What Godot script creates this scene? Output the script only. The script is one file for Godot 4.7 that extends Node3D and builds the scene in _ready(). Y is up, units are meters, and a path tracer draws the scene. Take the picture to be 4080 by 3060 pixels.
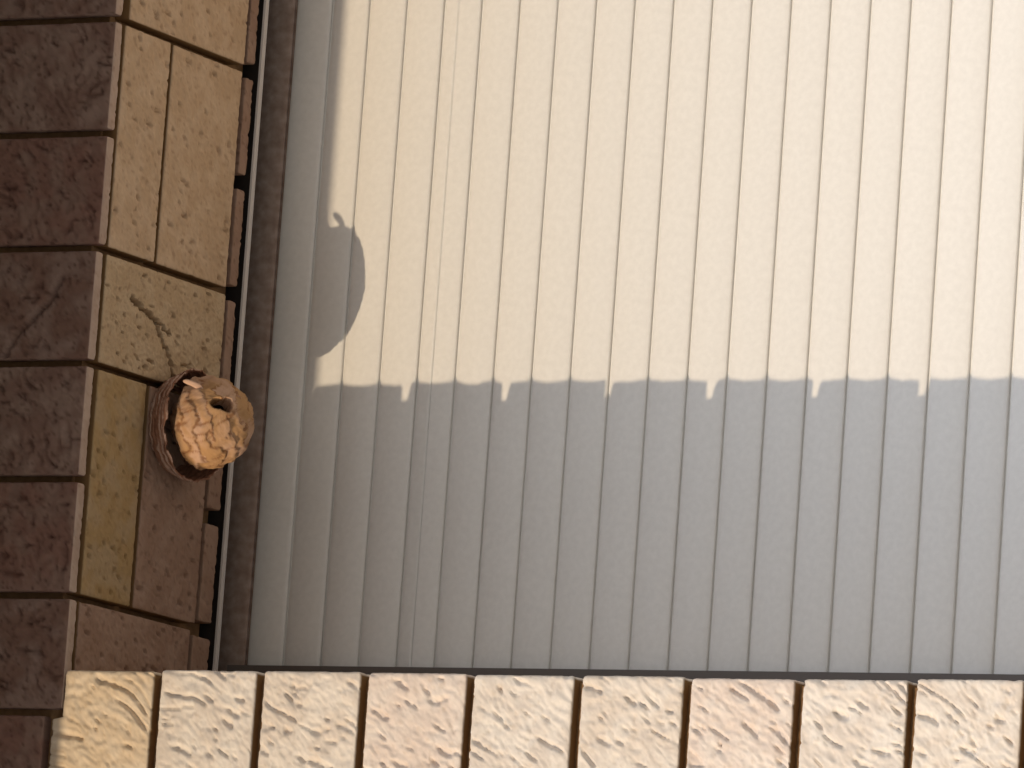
extends Node3D
# A corner of a window seen from below: brick head and jamb, a closed roller
# shutter in raking evening sun, a small paper nest hanging from the brick head.
# The photograph was taken with the camera turned on its side (picture left = up).
# Window origin: x = 0 jamb edge, y = H underside of the head, z = 0 wall face.

const H := 4.30
const PITCH := 0.086
const HEADX := 0.4843      # a joint of the soldier course
const SHUT := -0.2395      # face plane of the shutter
const SLAT := 0.03271
const WIDE := 1.21         # clear width of the window
const TALL := 1.36         # clear height of the window

var rng := RandomNumberGenerator.new()
var n_wave := FastNoiseLite.new()
var n_fine := FastNoiseLite.new()
var n_gouge := FastNoiseLite.new()
var n_tone := FastNoiseLite.new()
var n_speck := FastNoiseLite.new()
var brick_mat: StandardMaterial3D
var used := {}

func _ready() -> void:
	rng.seed = 20417
	# ---------------------------------------------------------------- camera
	var cam := Camera3D.new()
	cam.name = "camera"
	add_child(cam)
	cam.keep_aspect = Camera3D.KEEP_HEIGHT
	cam.fov = 6.2239
	cam.near = 0.05
	cam.far = 900.0
	var right := Vector3(0.07033, -0.87781, -0.47382)
	var up := Vector3(0.98665, -0.00874, 0.16264)
	var back := Vector3(-0.14690, -0.47893, 0.86548)
	cam.transform = Transform3D(Basis(right, up, back).orthonormalized(), Vector3(-0.52769, H - 2.74957, 4.32738))
	cam.current = true
	# ---------------------------------------------------------------- sky and sun
	var we := WorldEnvironment.new()
	we.name = "world_environment"
	var env := Environment.new()
	env.background_mode = Environment.BG_SKY
	var sky := Sky.new()
	var sm := ProceduralSkyMaterial.new()
	sm.sky_top_color = Color(0.70, 0.74, 0.80)
	sm.sky_horizon_color = Color(0.88, 0.87, 0.86)
	sm.sky_curve = 0.20
	sm.ground_bottom_color = Color(0.40, 0.38, 0.35)
	sm.ground_horizon_color = Color(0.70, 0.70, 0.70)
	sm.sun_angle_max = 0.5
	sky.sky_material = sm
	env.sky = sky
	env.background_energy_multiplier = 2.5
	env.tonemap_mode = Environment.TONE_MAPPER_LINEAR
	env.tonemap_exposure = 1.42
	env.sdfgi_enabled = true
	env.ssao_enabled = true
	env.ssil_enabled = true
	we.environment = env
	add_child(we)
	var sun := DirectionalLight3D.new()
	sun.name = "sun"
	add_child(sun)
	sun.light_energy = 0.63
	sun.light_color = Color(1.0, 0.905, 0.77)
	sun.light_angular_distance = 0.5
	sun.shadow_enabled = true
	var ray := Vector3(1.044, -0.217, -1.0).normalized()
	sun.look_at_from_position(Vector3(-6, 6, 6), Vector3(-6, 6, 6) + ray, Vector3.UP)

	setup_noise()
	build_ground()
	build_added_neighbour()
	build_house()
	build_shutter()
	build_nest()

# -------------------------------------------------------------------- helpers
func setup_noise() -> void:
	for a in [[n_wave, 11, 0.10], [n_fine, 12, 0.21], [n_gouge, 13, 0.05], [n_tone, 14, 0.035], [n_speck, 15, 0.25]]:
		var n: FastNoiseLite = a[0]
		n.seed = a[1]
		n.frequency = a[2]
		n.noise_type = FastNoiseLite.TYPE_SIMPLEX_SMOOTH
		n.fractal_type = FastNoiseLite.FRACTAL_NONE
	n_tone.fractal_type = FastNoiseLite.FRACTAL_FBM
	n_tone.fractal_octaves = 3
	brick_mat = StandardMaterial3D.new()
	brick_mat.vertex_color_use_as_albedo = true
	brick_mat.roughness = 0.92
	brick_mat.metallic_specular = 0.25

func mat(c: Color, rough := 0.8, metal := 0.0) -> StandardMaterial3D:
	var m := StandardMaterial3D.new()
	m.albedo_color = c
	m.roughness = rough
	m.metallic = metal
	return m

func noise_mat(a: Color, b: Color, freq: float, size: float, rough: float, relief := 0.0) -> StandardMaterial3D:
	var m := StandardMaterial3D.new()
	m.uv1_triplanar = true
	m.uv1_world_triplanar = true
	m.uv1_scale = Vector3.ONE / size
	var fn := FastNoiseLite.new()
	fn.seed = 77
	fn.frequency = freq
	fn.fractal_octaves = 5
	var t := NoiseTexture2D.new()
	t.width = 512
	t.height = 512
	t.seamless = true
	t.noise = fn
	var g := Gradient.new()
	g.set_color(0, a)
	g.set_color(1, b)
	t.color_ramp = g
	m.albedo_texture = t
	m.roughness = rough
	if relief > 0.0:
		var t2 := NoiseTexture2D.new()
		t2.width = 512
		t2.height = 512
		t2.seamless = true
		t2.noise = fn
		t2.as_normal_map = true
		t2.bump_strength = 6.0
		m.normal_enabled = true
		m.normal_texture = t2
		m.normal_scale = relief
	return m

func tag(o: Node, label := "", category := "", kind := "") -> void:
	if label != "": o.set_meta("label", label)
	if category != "": o.set_meta("category", category)
	if kind != "": o.set_meta("kind", kind)

func put(parent: Node3D, called: String, mesh: Mesh, m: Material, at := Vector3.ZERO, label := "") -> MeshInstance3D:
	var o := MeshInstance3D.new()
	var key := str(parent.get_instance_id()) + called
	var k: int = used.get(key, 0)
	used[key] = k + 1
	o.name = called if k == 0 else "%s_%03d" % [called, k]
	o.mesh = mesh
	o.material_override = m
	o.position = at
	parent.add_child(o, true)
	if label != "": o.set_meta("label", label)
	return o

func box(size: Vector3) -> BoxMesh:
	var b := BoxMesh.new()
	b.size = size
	return b

func span(parent: Node3D, called: String, lo: Vector3, hi: Vector3, m: Material) -> MeshInstance3D:
	return put(parent, called, box(hi - lo), m, (lo + hi) * 0.5)

# positions along one axis of a brick: rounded arrises, fine cells between a and b
func axis(half: float, r: float, step: float, a := -INF, b := INF, coarse := 0.04) -> PackedFloat32Array:
	var s := PackedFloat32Array([-half, -half + r * 0.35, -half + r])
	var x := -half + r
	while true:
		var d := step if (x >= a - step and x <= b) else coarse
		if x < a and x + d > a: d = maxf(a - x, step)
		x += d
		if x > half - r - 0.4 * step: break
		s.append(x)
	s.append(half - r); s.append(half - r * 0.35); s.append(half)
	return s

# a brick: lattice box with rounded arrises, relief along the face, tone in the vertex colours
func brick(xs: PackedFloat32Array, ys: PackedFloat32Array, zs: PackedFloat32Array, r: float, relief: Callable, tone: Callable, step_x := 0.0, step_y := 0.0) -> ArrayMesh:
	var ax := [xs, ys, zs]
	var hi := Vector3(xs[-1], ys[-1], zs[-1])
	var nn := [xs.size() - 1, ys.size() - 1, zs.size() - 1]
	var ids := {}
	var P := PackedVector3Array()
	var C := PackedColorArray()
	var idx := PackedInt32Array()
	for d in 3:
		var u := (d + 1) % 3
		var v := (d + 2) % 3
		for side in 2:
			var grid := []
			for i in nn[u] + 1:
				var row := PackedInt32Array()
				for j in nn[v] + 1:
					var k := [0, 0, 0]
					k[d] = nn[d] * side
					k[u] = i
					k[v] = j
					var key: int = (k[0] * 4096 + k[1]) * 4096 + k[2]
					var id: int = ids.get(key, -1)
					if id < 0:
						var q := Vector3(ax[0][k[0]], ax[1][k[1]], ax[2][k[2]])
						var c := q.clamp(-hi + Vector3.ONE * r, hi - Vector3.ONE * r)
						var e := (q - c).normalized()
						var p := c + e * r
						p += e * float(relief.call(q, e))
						if step_y != 0.0 and q.y >= hi.y - r and q.x < step_x: p.y += step_y
						id = P.size()
						ids[key] = id
						P.append(p)
						C.append(tone.call(q, e))
					row.append(id)
				grid.append(row)
			for i in nn[u]:
				for j in nn[v]:
					var q0: int = grid[i][j]
					var q1: int = grid[i + 1][j]
					var q2: int = grid[i + 1][j + 1]
					var q3: int = grid[i][j + 1]
					if side == 1: idx.append_array(PackedInt32Array([q0, q3, q2, q0, q2, q1]))
					else: idx.append_array(PackedInt32Array([q0, q1, q2, q0, q2, q3]))
	return indexed(P, C, idx)

func indexed(P: PackedVector3Array, C: PackedColorArray, idx: PackedInt32Array) -> ArrayMesh:
	var N := PackedVector3Array()
	N.resize(P.size())
	for t in range(0, idx.size(), 3):
		var a := idx[t]
		var b := idx[t + 1]
		var c := idx[t + 2]
		var n := (P[c] - P[a]).cross(P[b] - P[a])
		N[a] += n
		N[b] += n
		N[c] += n
	for i in N.size(): N[i] = N[i].normalized()
	var arr := []
	arr.resize(Mesh.ARRAY_MAX)
	arr[Mesh.ARRAY_VERTEX] = P
	arr[Mesh.ARRAY_NORMAL] = N
	if C.size() > 0: arr[Mesh.ARRAY_COLOR] = C
	arr[Mesh.ARRAY_INDEX] = idx
	var m := ArrayMesh.new()
	m.add_surface_from_arrays(Mesh.PRIMITIVE_TRIANGLES, arr)
	return m

# crinkled, torn clay face: short wrinkles and a few gouges, calmer along the arrises
func crinkle(off: Vector3, amp: float, gouge: float, hs: Vector3, face := 2, other := 0.22, rare := 0.50) -> Callable:
	return func(q: Vector3, e: Vector3) -> float:
		var m := q * 1000.0 + off
		var bend := 0.5 * n_tone.get_noise_3dv(m * 0.25)      # the wrinkles change direction slowly
		var l := q * 1000.0
		var s := l.x * (0.45 + bend) + l.y * 0.87 + off.x
		var t := l.x * 0.87 - l.y * (0.45 + bend) + off.y
		var w := Vector3(s * 0.78, t * 1.15, m.z)
		w += 5.0 * Vector3(n_tone.get_noise_3dv(m * 1.3), n_tone.get_noise_3dv(m * 1.3 + Vector3(70, 5, 0)), 0)
		var a := n_wave.get_noise_3dv(w)
		var b := 1.0 - 2.2 * absf(n_fine.get_noise_3dv(w * 0.62 + Vector3(40, 0, 9)))
		var f := n_fine.get_noise_3dv(m * 1.5)
		var d := amp * (0.40 * a + 0.36 * b + 0.15 * f)
		var g := n_gouge.get_noise_3dv(Vector3(s * 0.75, t * 3.0, m.z) * (1.0 if face == 2 else 1.5) + Vector3(300, 11, 7))
		d -= gouge * smoothstep(rare, rare + 0.16, g)
		var edge := 1.0
		for i in 3:
			if i != face: edge = minf(edge, hs[i] - absf(q[i]))
		return d * lerpf(other, 1.0, absf(e[face])) * lerpf(0.4, 1.0, smoothstep(0.0, 0.006, edge))

func mottle(off: Vector3, base: Color, other: Color, dark: Color, specks: float) -> Callable:
	return func(q: Vector3, e: Vector3) -> Color:
		var m := q * 1000.0 + off
		var a := smoothstep(-0.35, 0.4, n_tone.get_noise_3dv(m))
		var c := base.lerp(other, a)
		var s := smoothstep(0.42, 0.75, n_speck.get_noise_3dv(m * 0.8 + Vector3(9, 200, 3)))
		c = c.lerp(dark, s * specks)
		var g := 1.0 + 0.07 * n_speck.get_noise_3dv(m * 2.3)
		return Color(c.r * g, c.g * g, c.b * g)

# brick faces inside the joints take the brown of the mortar
func joint_brown(tone: Callable, seen := 1) -> Callable:
	return func(q: Vector3, e: Vector3) -> Color:
		return Color(0.24, 0.14, 0.062) if (absf(e.y) > 0.97 if seen == 1 else e.y > -0.3) else tone.call(q, e)

func jitter() -> Vector3:
	return Vector3(rng.randf_range(-900, 900), rng.randf_range(-900, 900), rng.randf_range(-900, 900))

# -------------------------------------------------------------------- setting
func build_ground() -> void:
	var g := noise_mat(Color(0.47, 0.45, 0.41), Color(0.57, 0.54, 0.49), 0.01, 3.0, 0.95)
	var pm := PlaneMesh.new()
	pm.size = Vector2(600, 600)
	var o := put(self, "ground", pm, g, Vector3(0, 0, 0))
	tag(o, "", "", "structure")

func build_added_neighbour() -> void:
	# unseen house added across the yard to block low sky light from the window
	var h := Node3D.new()
	h.name = "added_neighbour_house"
	h.position = Vector3(9, 0, 16)
	add_child(h)
	tag(h, "unseen rendered house added to block low sky light", "house")
	var wall := noise_mat(Color(0.50, 0.44, 0.38), Color(0.58, 0.52, 0.45), 0.02, 1.5, 0.95)
	var tile := mat(Color(0.34, 0.19, 0.14), 0.85)
	var frame := mat(Color(0.80, 0.79, 0.77), 0.5)
	var pane := mat(Color(0.07, 0.08, 0.09), 0.08)
	span(h, "wall", Vector3(-20, 0, 0), Vector3(15, 6.0, 8), wall)
	for sd in 2:
		var r := put(h, "roof", box(Vector3(35.8, 0.15, 5.2)), tile, Vector3(-2.5, 7.25, 4.0 + (2.05 if sd == 1 else -2.05)))
		r.rotation.x = deg_to_rad(33.0 if sd == 1 else -33.0)
	for fl in 2:
		for k in 8:
			var c := Vector3(-13 + k * 3.7, 1.5 + fl * 2.7, 0)
			span(h, "window", c + Vector3(-0.6, -0.7, -0.04), c + Vector3(0.6, 0.7, -0.005), frame)
			span(h, "pane", c + Vector3(-0.52, -0.62, -0.05), c + Vector3(0.52, 0.62, -0.042), pane)

func build_house() -> void:
	var house := Node3D.new()
	house.name = "brick_house"
	add_child(house)
	tag(house, "brick house wall with cream jamb, dark soldier course over the window and deep eaves", "house")
	var mortar := noise_mat(Color(0.47, 0.36, 0.24), Color(0.56, 0.44, 0.31), 0.05, 0.2, 0.97)
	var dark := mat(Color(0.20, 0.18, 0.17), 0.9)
	var inside := mat(Color(0.35, 0.34, 0.33), 0.9)
	# mortar backing of the wall, with the window opening left free
	span(house, "wall", Vector3(-3.2, 0, -0.42), Vector3(-0.0045, H + 0.30, -0.0098), mortar)
	span(house, "wall", Vector3(WIDE + 0.0045, 0, -0.42), Vector3(4.4, H + 0.30, -0.0098), mortar)
	span(house, "wall", Vector3(-0.0045, 0, -0.42), Vector3(WIDE + 0.0045, H - TALL - 0.02, -0.0098), mortar)
	span(house, "wall", Vector3(-0.0045, H + 0.0135, -0.2065), Vector3(WIDE + 0.0045, H + 0.30, -0.0125), mortar)
	# the hollow that takes the rolled shutter, and an added back wall that stops light leaks
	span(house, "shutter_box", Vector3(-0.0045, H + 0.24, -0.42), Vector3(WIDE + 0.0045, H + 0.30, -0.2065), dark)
	span(house, "added_back_wall", Vector3(-0.0045, H - TALL - 0.02, -0.46), Vector3(WIDE + 0.0045, H + 0.30, -0.40), inside)

	build_jambs(house)
	build_head(house)
	build_eaves(house)

func clay_cream(k: int) -> Array:
	# real-world base colours (linear) of the pale crinkled bricks
	var t: Array = [
		[Color(0.60, 0.475, 0.335), Color(0.64, 0.525, 0.39), Color(0.40, 0.27, 0.15)],
		[Color(0.60, 0.515, 0.43), Color(0.66, 0.585, 0.50), Color(0.45, 0.355, 0.265)],
		[Color(0.62, 0.515, 0.435), Color(0.66, 0.57, 0.49), Color(0.46, 0.35, 0.26)],
		[Color(0.61, 0.53, 0.45), Color(0.67, 0.60, 0.52), Color(0.44, 0.35, 0.26)]]
	return t[k]

func build_jambs(house: Node3D) -> void:
	var bh := 0.081
	# courses that show in the picture: one mesh each, fine only near the window edge
	for i in 10:
		var c: Array = clay_cream(0 if i == 0 else 1 + (i * 7 + 1) % 3)
		var length := 0.235 if i % 2 == 0 else 0.113
		var top := -0.0799 - (i - 1) * PITCH - 0.0031
		var low := -0.0799 - i * PITCH + 0.0031
		if i == 0: top = -0.0012
		var xs := axis(length * 0.5, 0.0026, 0.0016, length * 0.5 - 0.084, INF)
		var ys := axis((top - low) * 0.5, 0.0026, 0.0016)
		var zs := axis(0.0525, 0.0026, 0.002, 0.036, INF)
		var off := jitter()
		var m := brick(xs, ys, zs, 0.0026, crinkle(off, 0.0020, 0.0026, Vector3(length * 0.5, (top - low) * 0.5, 1.0), 2, 0.5, 0.46), joint_brown(mottle(off, c[0], c[1], c[2], 0.35)), length * 0.5 - 0.035, 0.0085 if i == 0 else 0.0)
		var x := -length * 0.5 + rng.randf_range(-0.001, 0.0005)
		put(house, "brick", m, brick_mat, Vector3(x, H + (top + low) * 0.5, -0.0525 + rng.randf_range(-0.0008, 0.0)))
	# the same bricks further off: a few shared coarse shapes
	var full := []
	var half_b := []
	for k in 4:
		var c: Array = clay_cream(k)
		var off := jitter()
		full.append(brick(axis(0.1175, 0.002, 0.012), axis(bh * 0.5, 0.002, 0.012), axis(0.0525, 0.002, 0.05), 0.002, crinkle(off, 0.0017, 0.0, Vector3(1, 1, 1)), mottle(off, c[0], c[1], c[2], 0.2)))
		half_b.append(brick(axis(0.0565, 0.002, 0.012), axis(bh * 0.5, 0.002, 0.012), axis(0.0525, 0.002, 0.05), 0.002, crinkle(off, 0.0017, 0.0, Vector3(1, 1, 1)), mottle(off, c[0], c[1], c[2], 0.2)))
	for i in 17:
		var y := H - 0.0799 - i * PITCH + PITCH * 0.5
		for side in 2:
			var x := 0.0
			for j in 3:
				var is_half := (i % 2 == 1 and j == 0)
				var w := 0.113 if is_half else 0.235
				var cx := -(x + w * 0.5) if side == 0 else WIDE + x + w * 0.5
				if not (side == 0 and j == 0 and i < 10):
					put(house, "brick", (half_b if is_half else full)[rng.randi() % 3 + 1], brick_mat, Vector3(cx, y, -0.0525))
				x += w + 0.005
			# the reveal behind
			put(house, "brick", half_b[rng.randi() % 3 + 1], brick_mat, Vector3(-0.0565 if side == 0 else WIDE + 0.0565, y, -0.1635))
	# sill of bricks on edge
	for k in 14:
		var sb: Mesh = half_b[1 + k % 3]
		var o := put(house, "sill_brick", sb, brick_mat, Vector3(0.047 + k * PITCH, H - TALL - 0.035, -0.05))
		o.rotation = Vector3(0, 0, PI / 2)

func brown(k: int) -> Array:
	var t: Array = [
		[Color(0.21, 0.125, 0.095), Color(0.27, 0.18, 0.14), Color(0.10, 0.055, 0.04)],
		[Color(0.22, 0.12, 0.09), Color(0.24, 0.15, 0.115), Color(0.10, 0.05, 0.04)],
		[Color(0.25, 0.165, 0.13), Color(0.20, 0.115, 0.085), Color(0.11, 0.06, 0.045)]]
	return t[k % 3]

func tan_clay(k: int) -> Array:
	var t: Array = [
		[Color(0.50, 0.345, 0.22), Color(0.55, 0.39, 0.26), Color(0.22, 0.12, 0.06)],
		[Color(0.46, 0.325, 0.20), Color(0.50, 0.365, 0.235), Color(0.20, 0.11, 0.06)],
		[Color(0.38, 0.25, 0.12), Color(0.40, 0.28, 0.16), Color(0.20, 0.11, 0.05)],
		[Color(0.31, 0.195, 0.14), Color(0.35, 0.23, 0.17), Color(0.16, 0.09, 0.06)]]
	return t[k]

# polyline distance: used to cut cracks into a brick
func crack_depth(p: Vector2, line: Array, width: float, depth: float) -> float:
	var best := 1.0
	for i in line.size() - 1:
		var a: Vector2 = line[i]
		var b: Vector2 = line[i + 1]
		var c := Geometry2D.get_closest_point_to_segment(p, a, b)
		best = minf(best, p.distance_to(c))
	return depth * (1.0 - smoothstep(width * 0.4, width, best))

func build_head(house: Node3D) -> void:
	# soldier course: thin upright bricks on the face of the head
	var w := 0.0808
	var tall := 0.205
	for k in range(-9, 6):
		var x := HEADX - k * PITCH - PITCH * 0.5
		var near := k >= -1
		var c := brown(k + 30)
		var off := jitter()
		var rel := crinkle(off, 0.0026, 0.003, Vector3(w * 0.5, tall * 0.5, 1))
		var line := [Vector2(0.2907 - x, 0.0285 - tall * 0.5), Vector2(0.2693 - x, 0.0404 - tall * 0.5), Vector2(0.2462 - x, 0.0656 - tall * 0.5), Vector2(0.231 - x, 0.074 - tall * 0.5)]
		var rel2 := rel
		if k == 2:
			rel2 = func(q: Vector3, e: Vector3) -> float:
				return float(rel.call(q, e)) - crack_depth(Vector2(q.x, q.y), line, 0.0022, 0.005) * maxf(e.z, 0.0)
		var face_tone := mottle(off, c[0], c[1], c[2], 0.75)
		var underside_tone := mottle(off, Color(0.42, 0.30, 0.235), Color(0.46, 0.34, 0.27), Color(0.30, 0.19, 0.14), 0.5)
		var soldier_tone := func(q: Vector3, e: Vector3) -> Color:   # paler tone on the underside
			return underside_tone.call(q, e) if e.y < -0.6 else face_tone.call(q, e)
		var xs := axis(w * 0.5, 0.0022, 0.002 if near else 0.02)
		var ys := axis(tall * 0.5, 0.0022, 0.002 if near else 0.03, -tall * 0.5, -tall * 0.5 + (0.112 if near else 1.0))
		var m := brick(xs, ys, axis(0.0052, 0.0022, 0.002), 0.0022, rel2, soldier_tone)
		var lab := "soldier brick with a slanting crack across its face" if k == 2 else ""
		var dz := rng.randf_range(-0.0012, 0.0006)
		put(house, "soldier_brick", m, brick_mat, Vector3(x, H + tall * 0.5 + rng.randf_range(0.0, 0.0012), -0.0062 + dz), lab)
	# a course beside the soldiers, above the jamb
	var off2 := jitter()
	var c2 := brown(1)
	for j in 3:
		var bm := brick(axis(0.1175, 0.002, 0.002 if j == 0 else 0.02, 0.06, INF), axis(0.0405, 0.002, 0.002 if j == 0 else 0.02), axis(0.0525, 0.002, 0.03), 0.002, crinkle(off2, 0.0024, 0.002, Vector3(0.1175, 0.0405, 1)), mottle(off2, c2[0], c2[1], c2[2], 0.7))
		put(house, "brick", bm, brick_mat, Vector3(-0.0345 - 0.1175 - j * 0.24, H + 0.0135 + 0.0405, -0.0525))

	# brick pieces of the underside: [x0, x1, z front, z back, tone]
	var f := -0.0156
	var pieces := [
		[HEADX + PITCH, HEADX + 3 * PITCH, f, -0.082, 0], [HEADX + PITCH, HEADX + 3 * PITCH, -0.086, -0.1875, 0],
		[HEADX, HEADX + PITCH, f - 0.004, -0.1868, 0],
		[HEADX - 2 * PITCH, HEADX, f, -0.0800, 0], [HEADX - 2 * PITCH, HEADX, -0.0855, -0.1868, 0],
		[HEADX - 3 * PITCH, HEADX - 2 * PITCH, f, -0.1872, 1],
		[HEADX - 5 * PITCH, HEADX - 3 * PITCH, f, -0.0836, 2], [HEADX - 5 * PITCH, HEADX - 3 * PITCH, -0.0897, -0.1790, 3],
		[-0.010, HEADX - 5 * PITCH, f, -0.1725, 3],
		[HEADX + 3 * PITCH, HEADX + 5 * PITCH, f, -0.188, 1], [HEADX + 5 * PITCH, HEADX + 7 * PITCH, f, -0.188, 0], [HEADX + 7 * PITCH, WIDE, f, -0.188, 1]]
	for p in pieces:
		var x0: float = p[0] + 0.0026
		var x1: float = p[1] - 0.0028
		var z1: float = p[2]
		var z0: float = p[3]
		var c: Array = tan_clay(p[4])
		var off := jitter()
		var cx := (x0 + x1) * 0.5
		var cz := (z0 + z1) * 0.5
		var rel := crinkle(off, 0.0017, 0.0034, Vector3((x1 - x0) * 0.5, 1, (z1 - z0) * 0.5), 1, 0.3, 0.64)
		var rel2 := rel
		var lab := ""
		if p[4] == 1 and x0 < 0.3:
			var l1 := [Vector2(0.2835 - cx, -0.054 - cz), Vector2(0.276 - cx, -0.075 - cz), Vector2(0.2745 - cx, -0.085 - cz), Vector2(0.262 - cx, -0.0985 - cz), Vector2(0.246 - cx, -0.114 - cz), Vector2(0.235 - cx, -0.119 - cz)]
			var l2 := [Vector2(0.2745 - cx, -0.085 - cz), Vector2(0.270 - cx, -0.098 - cz), Vector2(0.2662 - cx, -0.110 - cz)]
			lab = "single wide brick of the underside, cracked beside the nest"
			rel2 = func(q: Vector3, e: Vector3) -> float:
				var pt := Vector2(q.x, q.z) + Vector2(n_fine.get_noise_2d(q.x * 900.0, q.z * 900.0), n_fine.get_noise_2d(q.z * 900.0, q.x * 900.0)) * 0.002
				var d := crack_depth(pt, l1, 0.0022, 0.013)
				d = maxf(d, crack_depth(pt, l2, 0.0016, 0.010))
				return float(rel.call(q, e)) - d * maxf(-e.y, 0.0)
		var near: bool = x0 < HEADX + PITCH * 0.6
		var st := (0.0009 if lab != "" else 0.0017) if near else 0.02
		var m := brick(axis((x1 - x0) * 0.5, 0.0016, st), axis(0.0085, 0.0016, 0.006), axis((z1 - z0) * 0.5, 0.0016, st), 0.0016, rel2, joint_brown(mottle(off, c[0], c[1], c[2], 0.35), 2))
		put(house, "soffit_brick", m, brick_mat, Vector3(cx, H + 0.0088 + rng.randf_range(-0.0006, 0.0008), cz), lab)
	# narrow closing row in front of the shutter slot, open gaps at the joints
	for k in range(-8, 6):
		var x1 := HEADX - k * PITCH - 0.006
		var x0 := HEADX - (k + 1) * PITCH + 0.006
		var back_edge := -0.2040
		var front_edge := -0.1925 if k < 3 else (-0.1852 if k < 5 else -0.179)
		var off := jitter()
		var c: Array = tan_clay(3)
		var near := k >= -1
		var m := brick(axis((x1 - x0) * 0.5, 0.0014, 0.002 if near else 0.02), axis(0.0085, 0.0014, 0.006), axis((front_edge - back_edge) * 0.5, 0.0014, 0.002), 0.0014, crinkle(off, 0.0012, 0.001, Vector3(1, 1, 1), 1), mottle(off, c[0], c[1], c[2], 0.6))
		put(house, "soffit_brick", m, brick_mat, Vector3((x0 + x1) * 0.5, H + 0.0100, (front_edge + back_edge) * 0.5))

func build_eaves(house: Node3D) -> void:
	var e := Node3D.new()
	e.name = "eaves"
	house.add_child(e)
	var board := noise_mat(Color(0.32, 0.24, 0.18), Color(0.40, 0.31, 0.24), 0.02, 0.5, 0.7)
	var zinc := mat(Color(0.50, 0.51, 0.53), 0.45, 0.7)
	var tile := mat(Color(0.36, 0.20, 0.15), 0.85)
	var reach := 0.62
	var low := H - 0.002 + 0.217 * reach
	for k in 5:
		var z1 := reach - k * 0.124
		span(e, "soffit_board", Vector3(-3.2, low + (0.0 if k == 0 else 0.003), z1 - 0.120), Vector3(4.4, low + 0.018, z1), board)
	span(e, "soffit_backing", Vector3(-3.2, low + 0.0185, -0.012), Vector3(4.4, low + 0.03, reach - 0.002), board)
	span(e, "fascia", Vector3(-3.2, low + 0.0182, reach - 0.001), Vector3(4.4, low + 0.17, reach + 0.001), board)
	# half round gutter
	var st := SurfaceTool.new()
	st.begin(Mesh.PRIMITIVE_TRIANGLES)
	var n := 12
	for rr in [0.060, 0.058]:
		for i in n:
			var a0 := PI + PI * i / n
			var a1 := PI + PI * (i + 1) / n
			var p0 := Vector3(0, sin(a0) * rr, cos(a0) * rr)
			var p1 := Vector3(0, sin(a1) * rr, cos(a1) * rr)
			var L0 := Vector3(-3.2, 0, 0)
			var L1 := Vector3(4.4, 0, 0)
			for p in [p0 + L0, p1 + L0, p1 + L1, p0 + L0, p1 + L1, p0 + L1]: st.add_vertex(p)
	st.generate_normals()
	put(e, "gutter", st.commit(), zinc, Vector3(0, low + 0.17, reach + 0.063))
	# roof slope
	var roof := put(e, "roof_slope", box(Vector3(7.7, 0.05, 3.2)), tile, Vector3(0.6, low + 0.86, reach - 1.33))
	roof.rotation.x = deg_to_rad(27)

# -------------------------------------------------------------------- roller shutter
func slat_mesh(x0: float, x1: float, creased: bool) -> ArrayMesh:
	# profile in (y, z), z = 0 at the face: gently bowed front, rolled lips, hollow behind
	var prof := []
	var hgt := SLAT - 0.0022
	var top := hgt * 0.5
	prof.append(Vector2(top - 0.003, -0.0070))
	prof.append(Vector2(top - 0.003, -0.0057))
	prof.append(Vector2(top, -0.0057))
	prof.append(Vector2(top, -0.0027))
	prof.append(Vector2(top - 0.0006, -0.0020))
	var n := 12
	for i in n + 1:
		var t := 1.0 - 2.0 * i / n
		var y := t * (top - 0.0013)
		var z := -0.0016 * t * t
		prof.append(Vector2(y, z))
		if creased and i == 4:
			prof.append(Vector2(y - 0.0018, z + 0.0001))
			prof.append(Vector2(y - 0.0023, z - 0.0009))
			prof.append(Vector2(y - 0.0028, z + 0.0002))
	prof.append(Vector2(-top + 0.0006, -0.0020))
	prof.append(Vector2(-top, -0.0027))
	prof.append(Vector2(-top, -0.0044))
	prof.append(Vector2(-top - 0.0040, -0.0045))   # tongue behind the next slat
	prof.append(Vector2(-top - 0.0040, -0.0051))
	prof.append(Vector2(-top, -0.0070))
	var st := SurfaceTool.new()
	st.begin(Mesh.PRIMITIVE_TRIANGLES)
	var m := prof.size()
	for i in m:
		var a: Vector2 = prof[i]
		var b: Vector2 = prof[(i + 1) % m]
		st.set_smooth_group(1 if (i >= 3 and i < m - 6) else 100 + i)
		var a0 := Vector3(x0, a.x, a.y)
		var a1 := Vector3(x1, a.x, a.y)
		var b0 := Vector3(x0, b.x, b.y)
		var b1 := Vector3(x1, b.x, b.y)
		for p in [a0, a1, b1, a0, b1, b0]: st.add_vertex(p)
	st.generate_normals()
	return st.commit()

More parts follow.
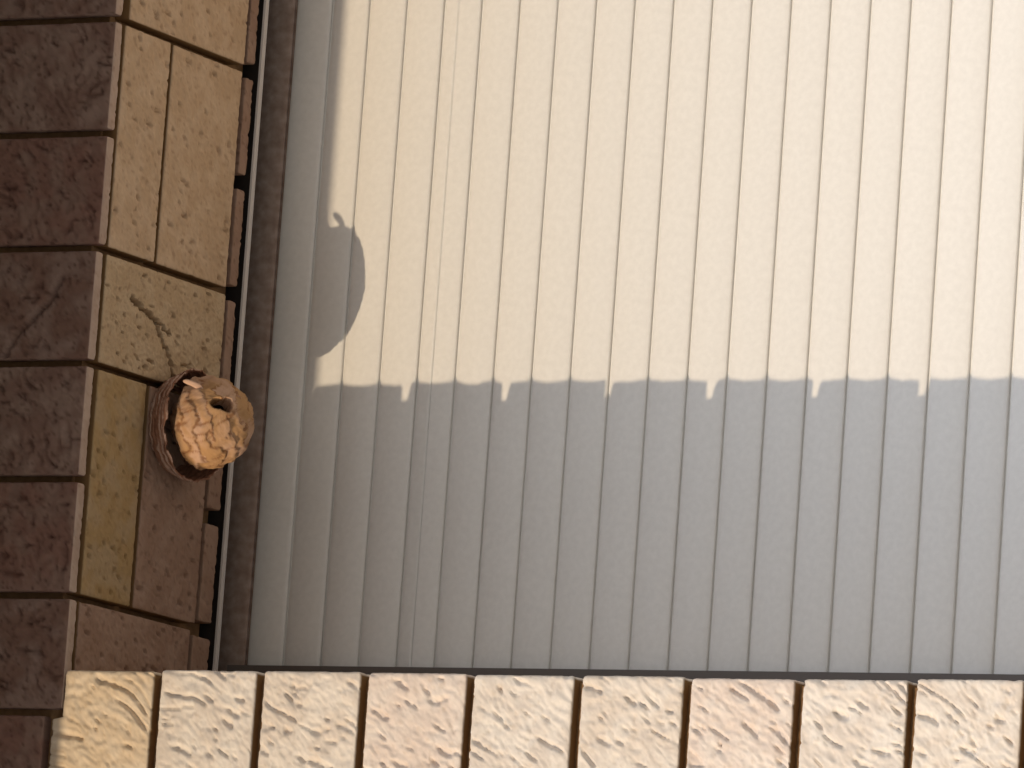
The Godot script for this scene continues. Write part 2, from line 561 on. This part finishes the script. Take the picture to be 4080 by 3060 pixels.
func build_shutter() -> void:
	var s := Node3D.new()
	s.name = "roller_shutter"
	s.position = Vector3(0, H - TALL, SHUT)
	add_child(s)
	tag(s, "closed white roller shutter of narrow horizontal slats filling the brick window", "shutter")
	var paint := noise_mat(Color(0.865, 0.855, 0.835), Color(0.90, 0.89, 0.87), 0.03, 0.11, 0.55)
	var grime_and_shade := noise_mat(Color(0.52, 0.43, 0.38), Color(0.68, 0.60, 0.55), 0.014, 0.09, 0.85)  # top slats: dirt, with the shade of the slot painted into the brown
	var rail_m := mat(Color(0.36, 0.33, 0.31), 0.6)
	var lip_m := mat(Color(0.80, 0.77, 0.75), 0.5)
	var plain := slat_mesh(0.012, WIDE - 0.012, false)
	var crease := slat_mesh(0.012, WIDE - 0.012, true)
	for i in range(-6, 39):
		var y := -0.1067 - i * SLAT - SLAT * 0.5 + TALL
		var o := put(s, "slat", crease if i == 1 else plain, grime_and_shade if i <= -4 else paint, Vector3(0, y, rng.randf_range(-0.00025, 0.00025)))
		o.rotation.x = rng.randf_range(-0.006, 0.006)
		if i == -4: o.set_meta("label", "uppermost slat in view, brown with dirt and painted shade")
		if i == 1: o.set_meta("label", "white slat with a thin crease along its upper part")
	span(s, "bottom_bar", Vector3(0.012, 0.0, -0.010), Vector3(WIDE - 0.012, -0.1067 - 39 * SLAT + TALL - 0.002, 0.003), paint)
	span(s, "guide_rail", Vector3(0.0005, -0.0, -0.016), Vector3(0.0322, TALL + 0.02, -0.009), rail_m)
	span(s, "guide_rail", Vector3(WIDE - 0.0322, 0, -0.016), Vector3(WIDE - 0.0005, TALL + 0.02, -0.009), rail_m)
	span(s, "guide_rail_lip", Vector3(0.0005, 0, 0.002), Vector3(0.0322, TALL - 0.001, 0.012), rail_m)
	span(s, "guide_rail_lip", Vector3(WIDE - 0.0322, 0, 0.002), Vector3(WIDE - 0.0005, TALL - 0.001, 0.012), rail_m)
	# pale folded edge of the shutter box
	var t0 := -SHUT - 0.2125
	span(s, "box_edge", Vector3(0.0, TALL - 0.0020, t0), Vector3(WIDE, TALL - 0.0002, t0 + 0.0050), lip_m)
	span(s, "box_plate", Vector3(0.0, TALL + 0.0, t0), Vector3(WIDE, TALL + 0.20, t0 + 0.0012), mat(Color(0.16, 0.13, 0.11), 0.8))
# -------------------------------------------------------------------- nest
func build_nest() -> void:
	var nest := Node3D.new()
	nest.name = "wasp_nest"
	nest.position = Vector3(0.1998, H, -0.125)
	add_child(nest)
	tag(nest, "small round tan paper wasp nest hanging from the brick window head", "nest")
	var m := StandardMaterial3D.new()
	m.vertex_color_use_as_albedo = true
	m.roughness = 0.9
	m.metallic_specular = 0.2
	var nz := FastNoiseLite.new()
	nz.seed = 5
	nz.frequency = 0.06
	# inner ball, open at the entrance: rings about the entrance axis
	var ax := Vector3(0.294, -0.74, 0.61).normalized()
	var e1 := ax.cross(Vector3(0, 0, 1)).normalized()
	var e2 := ax.cross(e1)
	var R := 0.0347
	var c0 := Vector3(0.0015, -0.0283, -0.001)
	var rings := 110
	var segs := 150
	var P := PackedVector3Array()
	var C := PackedColorArray()
	var idx := PackedInt32Array()
	for i in rings + 1:
		for j in segs:
			var ph := TAU * j / segs
			var rim := 0.205 + 0.06 * cos(2.0 * (ph - 1.287)) + 0.025 * sin(ph * 3.0 + 1.0) + 0.02 * nz.get_noise_2d(ph * 30.0, 5.0)
			var th: float
			var rr := R
			if i < 14:      # the lip curls into the nest
				th = rim + 0.10 * (1.0 - i / 14.0)
				rr = R * (1.0 - 0.38 * (1.0 - i / 14.0))
				if i > 10: th = rim
			else:
				th = rim + (PI - rim) * (i - 14.0) / (rings - 14.0)
			var d := ax * cos(th) + (e1 * cos(ph) + e2 * sin(ph)) * sin(th)
			var q := d * 36.0
			# paper bands: shells laid in slanting arcs
			var axis2 := Vector3(-0.30, 0.80, 0.50).normalized()
			var band := acos(clampf(d.dot(axis2), -1, 1)) * 2.7 + 0.55 + 0.95 * nz.get_noise_3dv(q * 0.55) + 0.22 * nz.get_noise_3dv(q * 2.2)
			var fr := band - floorf(band)
			var ridge := ((pow(fr / 0.82, 1.6) if fr < 0.82 else 1.0 - smoothstep(0.82, 1.0, fr)) * 0.0017 - 0.0008) if i >= 14 else 0.0
			ridge *= smoothstep(0.0, 0.35, th - rim)
			var streak := nz.get_noise_3d(q.dot(Vector3(0.75, 0.1, 0.65)) * 3.2 + 8.0 * nz.get_noise_3dv(q * 0.6), q.dot(Vector3(0.4, -0.8, -0.4)) * 0.55, 4.0)
			var bump := 0.0007 * streak + 0.0008 * nz.get_noise_3dv(q * 1.1 + Vector3(50, 0, 0)) + 0.0005 * nz.get_noise_3dv(q * 4.0)
			var lipb := 0.0012 * exp(-pow((th - rim) / 0.12, 2.0))
			var free := d.y - 0.20 - 0.10 * nz.get_noise_3dv(q * 0.9 + Vector3(0, 70, 0))
			rr -= 0.0075 * smoothstep(0.0, 0.08, free)      # the lower shell ends here with a free edge
			var p := c0 + d * (rr + ridge + bump + (lipb if i >= 14 else 0.0))
			p.y = minf(p.y, 0.004)
			P.append(p)
			var tan_c := Color(0.42, 0.245, 0.12)
			var pale := Color(0.52, 0.335, 0.235)
			var brn := Color(0.20, 0.085, 0.035)
			var k := 0.5 + 0.5 * nz.get_noise_3d(floorf(band) * 37.0, fr * 9.0 + q.x * 0.3, q.z * 0.5)
			var c := tan_c.lerp(pale, smoothstep(0.35, 0.75, k))
			c = c.lerp(brn, 0.7 * smoothstep(0.12, 0.5, -streak))
			c = c.lerp(brn, 0.7 * smoothstep(0.84, 0.92, fr) * (1.0 - smoothstep(0.96, 1.0, fr)))
			C.append(c)
	for i in rings:
		for j in segs:
			var a := i * segs + j
			var b := i * segs + (j + 1) % segs
			var cc := (i + 1) * segs + (j + 1) % segs
			var dd := (i + 1) * segs + j
			idx.append_array(PackedInt32Array([a, b, cc, a, cc, dd]))
	put(nest, "inner_shell", indexed(P, C, idx), m, Vector3.ZERO, "tan round inner shell with a dark entrance hole")
	# outer skirt coming down from the brick, ragged rim, a dark gap to the ball
	P = PackedVector3Array()
	C = PackedColorArray()
	idx = PackedInt32Array()
	var cs := Vector3(-0.001, -0.0225, 0.0015)
	var RO := 0.0405
	var rows := 36
	segs = 200
	for side in 2:
		for i in rows + 1:
			for j in segs:
				var ph := TAU * j / segs
				var q2 := Vector3(cos(ph), 0, sin(ph)) * 36.0
				var edge := 0.0036 + 0.0040 * nz.get_noise_3dv(q2 * 1.1 + Vector3(7, 3, 1)) + 0.0015 * nz.get_noise_3dv(q2 * 3.5)
				# the rim hangs lower on the shutter side and rises by the entrance
				edge += -0.006 * smoothstep(0.2, 1.0, -sin(ph))
				var h := lerpf(0.0265, edge, i / float(rows))
				var ro := sqrt(maxf(RO * RO - h * h, 0.00002))
				if side == 1: ro -= 0.0011
				var wv := h * 1000.0 * 0.30 + 0.9 * nz.get_noise_3dv(q2 * 1.3 + Vector3(0, h * 900.0, 0))
				var fr := wv - floorf(wv)
				ro += (0.5 - fr) * 0.0016 + 0.0010 * nz.get_noise_3dv(q2 * 1.8 + Vector3(0, h * 700.0, 90))
				ro += 0.0018 * pow(i / float(rows), 3.0)
				P.append(cs + Vector3(cos(ph) * ro, h, sin(ph) * ro))
				var c := Color(0.27, 0.135, 0.085).lerp(Color(0.54, 0.37, 0.29), smoothstep(-0.1, 0.35, nz.get_noise_3d(floorf(wv) * 41.0, ph * 9.0, fr * 6.0)))
				c = c.lerp(Color(0.14, 0.06, 0.035), 0.8 * smoothstep(0.15, 0.5, nz.get_noise_3d(ph * 26.0, wv * 5.0, 60.0)))
				if side == 1: c = Color(0.24, 0.12, 0.075)
				C.append(c)
	var half := (rows + 1) * segs
	for side in 2:
		for i in rows:
			for j in segs:
				var a := side * half + i * segs + j
				var b := side * half + i * segs + (j + 1) % segs
				var cc := b + segs
				var dd := a + segs
				if side == 0: idx.append_array(PackedInt32Array([a, b, cc, a, cc, dd]))
				else: idx.append_array(PackedInt32Array([a, cc, b, a, dd, cc]))
	for j in segs:
		var a := rows * segs + j
		var b := rows * segs + (j + 1) % segs
		idx.append_array(PackedInt32Array([a, b, b + half, a, b + half, a + half]))
	put(nest, "outer_skirt", indexed(P, C, idx), m, Vector3.ZERO, "darker ragged paper skirt fixed to the brick")
	# a pale curl of fresh paper at the top of the skirt
	var st := SurfaceTool.new()
	st.begin(Mesh.PRIMITIVE_TRIANGLES)
	st.set_smooth_group(0)
	var grid := []
	for i in 17:
		var row := []
		var t := i / 16.0
		var ctr := Vector3(0.0275, -0.025, 0.0313).lerp(Vector3(0.0228, -0.0372, 0.0240), t) * 1.0 + Vector3(0.0010, 0, 0.001) * sin(PI * t)
		var rad := 0.0023 * sqrt(maxf(1.0 - pow(2.0 * t - 1.0, 4.0), 0.02)) * (0.75 + 0.4 * t)
		for j in 9:
			var a := TAU * j / 8.0
			row.append(ctr + Vector3(cos(a) * rad, sin(a) * rad * 0.8, sin(a + 0.6) * rad))
		grid.append(row)
	for i in 16:
		for j in 8:
			for p in [grid[i][j], grid[i][j + 1], grid[i + 1][j + 1], grid[i][j], grid[i + 1][j + 1], grid[i + 1][j]]: st.add_vertex(p)
	st.generate_normals()
	put(nest, "paper_curl", st.commit(), mat(Color(0.76, 0.62, 0.53), 0.85), Vector3.ZERO, "pale curl of paper over the dark gap")
